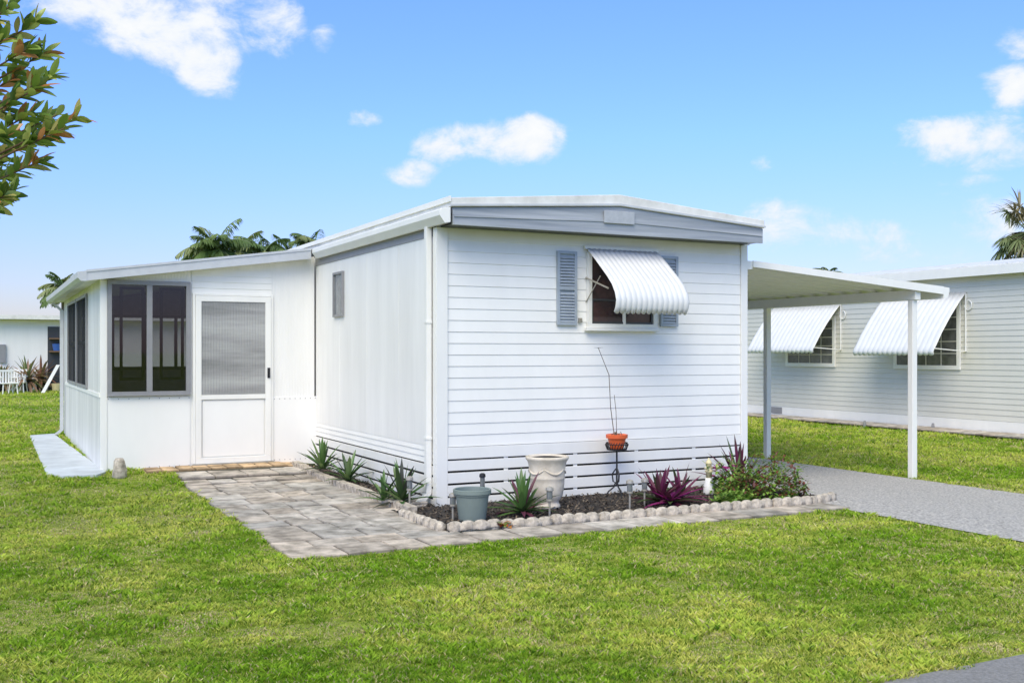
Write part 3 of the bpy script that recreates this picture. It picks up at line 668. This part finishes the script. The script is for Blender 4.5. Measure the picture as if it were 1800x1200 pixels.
m=MB(); m.lathe([(.075,0),(.10,.11),(.118,.112),(.12,.15),(.11,.153),(.10,.14),(.0,.14)],(sx_,sy_,zt),32); m.build('pot',M['pot'],op)
m=MB(); xt,ztp=onY(1052,612,sy_)
m.tube([(sx_-.03,sy_,zt+.12),(sx_-.08,sy_,zt+.45),(sx_-.10,sy_,zt+.8),(xt,sy_,ztp)],[.005,.004,.004,.003],6); 
for i in range(8): m.leaf((xt,sy_,ztp),(math.cos(i),math.sin(i),.3),.06,.018,.3,3,(.12,.09,.06))
m.tube([(sx_+.0,sy_,zt+.12),(sx_-.01,sy_,zt+.4),(sx_-.02,sy_+.02,zt+.58)],[.004,.003,.003],6)
for i in range(14): m.leaf((sx_+random.uniform(-.06,.06),sy_+random.uniform(-.05,.05),zt+.14),(random.uniform(-1,1),random.uniform(-1,1),1.2),.06,.012,.8,3,(.18,.15,.07))
m.build('dry_stems',P('dry_stems',(.14,.10,.07),.9),op)
def light(px,py,label,h=.30,mat='steel',r=.035):
    p=G(px,py,SO); o=thing('garden_light',(p.x,p.y,SO),label,'garden light','solar stake lights in the bed'); x,y=p.x,p.y
    m=MB(); m.tube([(x,y,SO-.03),(x,y,SO+h*.62)],.010,8); m.build('stake',M[mat],o)
    m=MB(); m.lathe([(r*.7,0),(r*.8,.005),(r*.8,h*.25),(r*.6,h*.26)],(x,y,SO+h*.6),14); m.build('lens',M['glassg'],o)
    m=MB(); m.lathe([(r*1.05,0),(r*1.1,.006),(r*1.0,.03),(r*.5,.04)],(x,y,SO+h*.6+h*.26),14); m.build('cap',M[mat],o)
    m=MB(); m.lathe([(r*.85,-.02),(r*.9,-.015),(r*.9,0)],(x,y,SO+h*.6),14); m.build('collar',M[mat],o)
light(720,893,'slim solar light left of the downspout in the side bed',.33)
light(796,915,'small solar light between the downspout and the plastic planter',.26)
light(966,910,'solar stake light in front of the cream urn',.30)
light(1107,895,'solar stake light right of the black plant stand',.30)
light(1133,888,'solar stake light left of the purple plant',.28)
light(848,892,'black solar light behind the plastic planter',.36,'blackm',.03)
p=G(1246,868,SO); o=thing('garden_ornament',(p.x,p.y,SO),'small cream and yellow hydrant shaped ornament beside the purple plants','ornament'); x,y=p.x,p.y
m=MB(); m.lathe([(.058,0),(.065,.01),(.055,.10),(.042,.15),(.038,.18)],(x,y,SO),20); m.build('base',M['white'],o,smooth=True)
m=MB(); m.lathe([(.034,.18),(.032,.24),(.042,.245),(.042,.262),(.03,.27),(.028,.33),(.036,.335),(.034,.35),(.02,.375),(.008,.385),(.008,.40)],(x,y,SO),20)
m.tube([(x-.055,y,SO+.29),(x+.055,y,SO+.29)],.012,10); m.build('body',M['yel'],o,smooth=True)
m=MB(); m.box(-.30,-.12,-.02,.20,.0,.055); m.box(-.30,-.12,-.02,-.0,.055,.085); m.box(-.30,-.12,.18,.20,.055,.085); tag(m.build('splash_block',M['conc'],bevel=.01),'small concrete splash block under the downspout elbow','splash block')
p=G(210,838,.07); m=MB(); m.lathe([(.07,-.02),(.085,.0),(.085,.06),(.08,.1),(.07,.15),(.062,.2),(.045,.23),(.01,.235)],(p.x,p.y,.07),14,mod=lambda a,z,r:1+.06*math.sin(3*a+z*20)+.04*math.sin(5*a)); tag(m.build('stone_post',M['conc'],smooth=True),'stubby rough concrete stone standing in the grass by the porch corner','stone')
GR=[(.07,.15,.04),(.11,.21,.055),(.05,.09,.03),(.17,.25,.09)]
PU=[(.13,.025,.06),(.20,.035,.10),(.07,.022,.04),(.10,.045,.05),(.07,.10,.035)]
MG=[(.45,.045,.26),(.20,.025,.10),(.10,.03,.05),(.28,.035,.16)]
def rplant(px,py,label,parts,z=SO,cat='plant'):
    p=G(px,py,z); o=thing('spiky_plant',(p.x,p.y,z),label,cat); m=MB()
    for (dx,dy,n,L_,W_,cols,el) in parts: rosette(m,(p.x+dx,p.y+dy,z),n,L_,W_,cols,el)
    m.build('leaves',M['leaf'],o)
rplant(563,826,'small green spiky plant nearest the porch in the side bed',[(.0,-.1,22,.37,.08,GR,(10,85))],.11)
rplant(612,848,'low green spiky plant second from the porch in the side bed',[(.0,0,20,.35,.08,GR,(5,70))],.05)
rplant(706,887,'large green spiky plant beside the slim solar light',[(0,0,28,.42,.085,GR+[(.07,.07,.05)],(5,82)),(-.12,.2,14,.32,.07,GR,(10,80))])
rplant(918,905,'green and purple spiky plant between the planter and the urn',[(0,0,30,.39,.08,GR+[(.14,.04,.07)],(0,82)),(.08,.08,14,.28,.065,GR,(10,80))])
rplant(1178,888,'magenta and purple spiky plant in the middle of the bed',[(0,0,24,.34,.08,MG+PU,(0,45)),(-.04,.12,28,.39,.08,PU,(10,80)),(.24,.16,20,.36,.075,PU,(5,75))])
rplant(1320,866,'tall dark purple spiky plant behind the leafy bush',[(0.02,.22,26,.56,.075,PU+GR[:1],(30,88)),(-.08,.15,16,.44,.07,PU+GR,(25,80))])
def bush(px,py,label,rx,ry,h,n,cols,z=SO,fl=0):
    p=G(px,py,z); o=thing('leafy_bush',(p.x,p.y,z),label,'bush'); m=MB()
    for i in range(n):
        a=random.uniform(0,6.28); r=math.sqrt(random.random())*(1+.18*math.sin(3*a+1)+.12*math.sin(7*a)); t=random.random()**.6*max(.1,(1-r*r*.6))*(1+.3*math.sin(5*a+r*6))
        q_=Vector((p.x+rx*r*math.cos(a),p.y+ry*r*math.sin(a),z+h*t*random.uniform(.7,1.2)))
        m.leaf(q_,(random.uniform(-1,1),random.uniform(-1,1),random.uniform(-.1,.9)),random.uniform(.03,.075),random.uniform(.018,.036),.5,2,random.choice(cols))
    for i in range(n//90):
        a=random.uniform(0,6.28); r=random.uniform(.2,.95); q_=Vector((p.x+rx*r*math.cos(a),p.y+ry*r*math.sin(a),z+h*.6)); d=Vector((math.cos(a)*.6,math.sin(a)*.6,1)).normalized()
        for k in range(9): m.leaf(q_+d*(h*.08*k),(random.uniform(-1,1),random.uniform(-1,1),.4),.055,.026,.5,2,random.choice(cols))
    m.build('leaves',M['leaf'],o)
    for i in range(6):
        m=MB(); a=i*1.05; m.tube([(p.x,p.y,z),(p.x+rx*.4*math.cos(a),p.y+ry*.4*math.sin(a),z+h*.5),(p.x+rx*.8*math.cos(a),p.y+ry*.8*math.sin(a),z+h*.7)],.004,5); m.build('stem',M['twig'],o)
    for i in range(fl):
        m=MB(); a=random.uniform(0,6.28); r=math.sqrt(random.random()); q_=(p.x+rx*r*math.cos(a),p.y+ry*r*math.sin(a),z+h*random.uniform(.6,1.1))
        for k in range(4): m.leaf(q_,(math.cos(k*1.6),math.sin(k*1.6),.5),.032,.028,.2,2,(.7,.07,.42))
        m.build('flower',M['leaf'],o)
GB=[(.14,.28,.035),(.22,.38,.05),(.08,.17,.025),(.32,.44,.09)]
bush(1345,876,'bushy green ground plant at the right end of the bed',.54,.34,.38,1900,GB+[(.24,.07,.04),(.16,.05,.04)])
bush(1272,868,'small plant with pink flowers behind the cream ornament',.16,.14,.30,420,GB,fl=24)
bush(1295,884,'low mat of bright green leaves right of the magenta plant',.24,.2,.10,900,GB+[(.30,.45,.09)])
bush(885,925,'tiny orange leaved seedling by the front edging',.08,.05,.05,36,[(.6,.12,.03),(.2,.25,.05),(.5,.2,.04)])

# ---------------- palms
def palm(name,px,py,Z,crown,nf,label,fan=False,cols=None,low=-.4,cat='palm tree'):
    c=at(px,py,Z); o=thing(name,(c.x,c.y,H(c.x,c.y)),label,cat,None); cols=cols or [(.14,.22,.065),(.20,.28,.09),(.10,.16,.05),(.27,.31,.13)]
    m=MB(); m.tube([(c.x+.2,c.y,0),(c.x+.05,c.y,c.z*.5),(c.x,c.y,c.z-.1)],[.2,.15,.12],10); m.build('trunk',M['bark'],o)
    m=MB()
    for i in range(nf):
        a=i*2.39996; e=math.radians(random.uniform(low*60,75)); d=Vector((math.cos(a)*math.cos(e),math.sin(a)*math.cos(e),math.sin(e)))
        L_=crown*random.uniform(.75,1.2); p=c.copy(); col=random.choice(cols); pts=[]
        if fan:
            q_=c+d*L_*.6; m.tube([c,q_],.02,4,col)
            s=d.cross(Vector((0,0,1))).normalized(); u=s.cross(d)
            for k in range(24):
                b_=math.radians(-120+240*k/23); dd=d*math.cos(b_)+s*math.sin(b_)+u*random.uniform(-.25,.25)
                m.leaf(q_,dd,L_*.5*random.uniform(.8,1.1),.06,.9,3,col,.2)
            continue
        ns=14; dd=d.copy()
        for k in range(ns+1):
            pts.append(p.copy()); dd=(dd+Vector((0,0,-1.5/ns))).normalized(); p=p+dd*L_/ns
        m.tube(pts,[.022*(1-k/ns)+.005 for k in range(ns+1)],4,tuple(c_*1.2 for c_ in col))
        for k in range(1,ns*3):
            t=k/(ns*3); j=int(t*ns); f=t*ns-j; q_=pts[j].lerp(pts[j+1],f); fd=(pts[j+1]-pts[j]).normalized(); s=fd.cross(Vector((0,0,1)))
            if s.length<.01: continue
            s.normalize(); l=L_*.36*math.sin(math.pi*(.12+.85*t))**.6
            for sg in (-1,1): m.leaf(q_,s*sg+fd*.7+Vector((0,0,random.uniform(-.5,.35))),l*random.uniform(.8,1.15),.040*Z/30,1.0,2,col,.15)
    m.build('crown',M['leaf'],o)
palm('palm_tree',378,440,34,1.2,28,'feathery palm rising leftmost above the porch roof',low=.0)
palm('palm_tree',462,448,36,1.2,26,'middle feathery palm above the porch roof',low=.0)
palm('palm_tree',552,438,38,1.2,26,'feathery palm beside the mobile home eave',low=.0)
palm('palm_tree',420,446,40,1.2,24,'palm in the gap between the leftmost and middle palms',low=0)
palm('palm_tree',114,508,36,.95,28,'small palm standing behind the left end of the porch roof',low=-.2)
palm('palm_tree',507,450,42,1.2,24,'pale palm half hidden between the middle palm and the eave',low=0)
palm('fan_palm_tree',1808,408,30,1.15,40,'fan palm behind the grey house at the picture edge',fan=True,cols=[(.14,.19,.08),(.18,.22,.09),(.28,.24,.13)],low=-1.1)
palm('palm_tree',1455,482,48,.9,20,'small palm top showing above the carport roof',low=0)

# ---------------- rubber tree
base=at(-420,HY,8.3); rt=thing('rubber_tree',(base.x,base.y,0),'rubber tree branches with glossy leaves reaching in at the upper left','tree')
m=MB(); m.tube([(base.x,base.y,-.05),(base.x+.03,base.y,1.2),(base.x,base.y,2.4),(base.x+.1,base.y,3.6),(base.x,base.y,4.8)],[.2,.16,.14,.1,.05],12); m.build('trunk',M['bark'],rt,smooth=True)
tw=MB(); lf=MB()
RC=[(.20,.31,.05),(.29,.40,.075),(.12,.20,.04),(.44,.50,.12),(.33,.41,.085),(.17,.26,.05),(.52,.23,.08),(.08,.14,.03),(.50,.45,.14),(.25,.36,.07)]
tips=[(20,10,0),(62,40,.2),(5,70,-.3),(50,85,.1),(88,135,0),(30,135,.4),(65,155,-.3),(132,210,0),(102,202,.3),(55,200,-.2),(15,190,.3),(82,240,.1),(112,226,-.2),(45,255,.3),(10,240,-.3),(66,285,0),(30,300,.2),(0,290,.4),(28,335,0),(8,345,-.2),(-10,365,.2),(-30,120,.2),(-40,220,-.2),(-40,320,.1),(-60,40,0),(-10,20,.4),(78,95,.3),(-90,160,.3),(-100,260,0),(-90,60,-.4),(-20,-20,.3),(10,-25,0),(-80,-50,.2),(-150,100,.5),(-160,220,-.4),(-150,0,.1),(-220,150,.2),(-230,300,.2),(-300,50,0),(-300,200,-.4)]
for i,(a,b_,dz) in enumerate(tips):
    t=at(a,b_,7.8+dz); s=Vector((base.x,base.y,min(4.6,max(2.3,t.z*.72+.2))))
    mid=s.lerp(t,.55)+Vector((0,0,-.12+random.uniform(-.05,.05)))
    pts=[s,mid,s.lerp(t,.85)+Vector((0,0,-.04)),t]; tw.tube(pts,[.03,.014,.008,.005],6)
    d=(pts[3]-pts[2]).normalized()
    for k in range(21):
        f=random.random()**1.5; q_=t.lerp(pts[2],f*.9)
        an=k*2.4; o_=d.orthogonal().normalized(); o_=Matrix.Rotation(an,3,d)@o_
        ld=(d*random.uniform(.4,1.1)+o_*random.uniform(.4,.9)+Vector((0,0,.25)))
        lf.leaf(q_,ld,random.uniform(.13,.18),random.uniform(.046,.062),.35,5,random.choice(RC),.25,roll=random.uniform(-1.2,1.2),shape=lambda t:max(.03,math.sin(math.pi*(.04+.93*t)))**.75)
tw.build('limbs',M['twig'],rt,smooth=True); lf.build('crown',M['rubber'],rt,smooth=True)

# ---------------- world & sun
sd=Vector((-.52,-.58,.85)).normalized(); elev=math.asin(sd.z); azs=math.atan2(sd.x,sd.y)
w=bpy.data.worlds.new('World'); sc.world=w; w.use_nodes=True; nt=w.node_tree; N=nt.nodes; L=nt.links; bg=N['Background']
sky=N.new('ShaderNodeTexSky'); sky.sky_type='NISHITA'; sky.sun_disc=False; sky.sun_elevation=elev; sky.sun_rotation=azs; sky.air_density=1.0; sky.dust_density=.6; sky.ozone_density=2.5
tc=N.new('ShaderNodeTexCoord')
nz=N.new('ShaderNodeTexNoise'); nz.inputs['Scale'].default_value=18; nz.inputs['Detail'].default_value=10; nz.inputs['Roughness'].default_value=.62; nz.inputs['Distortion'].default_value=.25
mp=N.new('ShaderNodeMapping'); mp.inputs['Scale'].default_value=(1,1,1.5); L.new(tc.outputs['Generated'],mp.inputs[0]); L.new(mp.outputs[0],nz.inputs['Vector'])
def mth(op,a,b_=None,c=None):
    n_=N.new('ShaderNodeMath'); n_.operation=op
    for i,v in enumerate((a,b_,c)):
        if v is None: continue
        if isinstance(v,(int,float)): n_.inputs[i].default_value=v
        else: L.new(v,n_.inputs[i])
    return n_.outputs[0]
clouds=[(205,5,130,48,1.2),(300,50,115,66,1.4),(362,100,60,58,1.3),(465,35,75,60,.7),(835,255,120,36,1.2),(935,245,60,36,1.2),(780,255,70,26,1.1),(725,302,46,26,1.0),(650,208,46,20,.4),
 (1705,248,105,42,1.2),(1660,245,60,32,1.1),(1795,155,58,36,1.1),(1782,75,40,28,.8),(1370,398,120,44,.8),(1480,408,160,30,.7),(1765,385,110,64,.8),(1337,288,24,16,.7),(1710,320,70,16,.4),(570,75,28,36,.5),(1620,440,170,28,.5),(1590,290,80,16,.35)]
acc=None
Rv=Vector((cs,-sn,0))
for (a,b_,rx,ry,s_) in clouds:
    d=ray(a,b_).normalized(); r=(Rv-d*Rv.dot(d)).normalized(); u=r.cross(d).normalized()
    if u.z<0:u=-u
    def dot(v):
        n_=N.new('ShaderNodeVectorMath'); n_.operation='DOT_PRODUCT'; L.new(tc.outputs['Generated'],n_.inputs[0]); n_.inputs[1].default_value=v; return n_.outputs['Value']
    A_=dot(r*(F/rx)); B_=dot(u*(F/ry))
    v=mth('MULTIPLY_ADD',A_,A_,mth('MULTIPLY',B_,B_)); v=mth('SUBTRACT',s_,v)
    acc=v if acc is None else mth('MAXIMUM',acc,v)
acc=mth('MAXIMUM',acc,-2.0)
val=mth('MULTIPLY_ADD',mth('SUBTRACT',nz.outputs['Fac'],.5),5.0,mth('SUBTRACT',acc,.1))
mr=N.new('ShaderNodeMapRange'); mr.interpolation_type='SMOOTHSTEP'; mr.inputs[1].default_value=-.2; mr.inputs[2].default_value=1.35; L.new(val,mr.inputs[0])
mr2=N.new('ShaderNodeMapRange'); mr2.inputs[1].default_value=.2; mr2.inputs[2].default_value=1.8; L.new(val,mr2.inputs[0])
cc_=N.new('ShaderNodeMix'); cc_.data_type='RGBA'; cc_.inputs[6].default_value=(5.3,5.8,6.4,1); cc_.inputs[7].default_value=(6.5,6.6,6.7,1); L.new(mr2.outputs[0],cc_.inputs[0])
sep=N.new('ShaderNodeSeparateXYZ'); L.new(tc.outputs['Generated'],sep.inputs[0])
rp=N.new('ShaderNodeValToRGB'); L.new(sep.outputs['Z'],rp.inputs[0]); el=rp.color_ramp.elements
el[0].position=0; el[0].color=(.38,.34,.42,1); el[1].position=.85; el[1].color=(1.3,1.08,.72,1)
for ps,cl in ((.08,(.39,.385,.505)),(.20,(.40,.50,.81)),(.34,(.42,.545,.97)),(.5,(.95,.85,.72))):  # overhead stops brightened and warmed to add neutral fill from above the view
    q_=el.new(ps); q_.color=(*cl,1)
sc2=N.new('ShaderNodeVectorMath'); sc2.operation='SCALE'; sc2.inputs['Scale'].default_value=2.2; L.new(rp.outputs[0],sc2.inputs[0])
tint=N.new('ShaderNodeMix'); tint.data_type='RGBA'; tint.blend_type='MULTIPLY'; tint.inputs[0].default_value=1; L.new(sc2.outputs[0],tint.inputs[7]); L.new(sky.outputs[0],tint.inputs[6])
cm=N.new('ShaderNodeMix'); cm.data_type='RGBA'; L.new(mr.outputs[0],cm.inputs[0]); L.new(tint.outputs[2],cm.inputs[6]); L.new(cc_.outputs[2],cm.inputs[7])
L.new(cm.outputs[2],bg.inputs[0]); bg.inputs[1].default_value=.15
sl_=bpy.data.lights.new('sun','SUN'); sl_.energy=2.65; sl_.angle=math.radians(48); sl_.color=(1,.945,.82)
so=bpy.data.objects.new('sun',sl_); COL.objects.link(so); so.rotation_euler=(-sd).to_track_quat('-Z','Y').to_euler()
sc.view_settings.view_transform='Standard'; sc.view_settings.look='None'; sc.view_settings.exposure=0
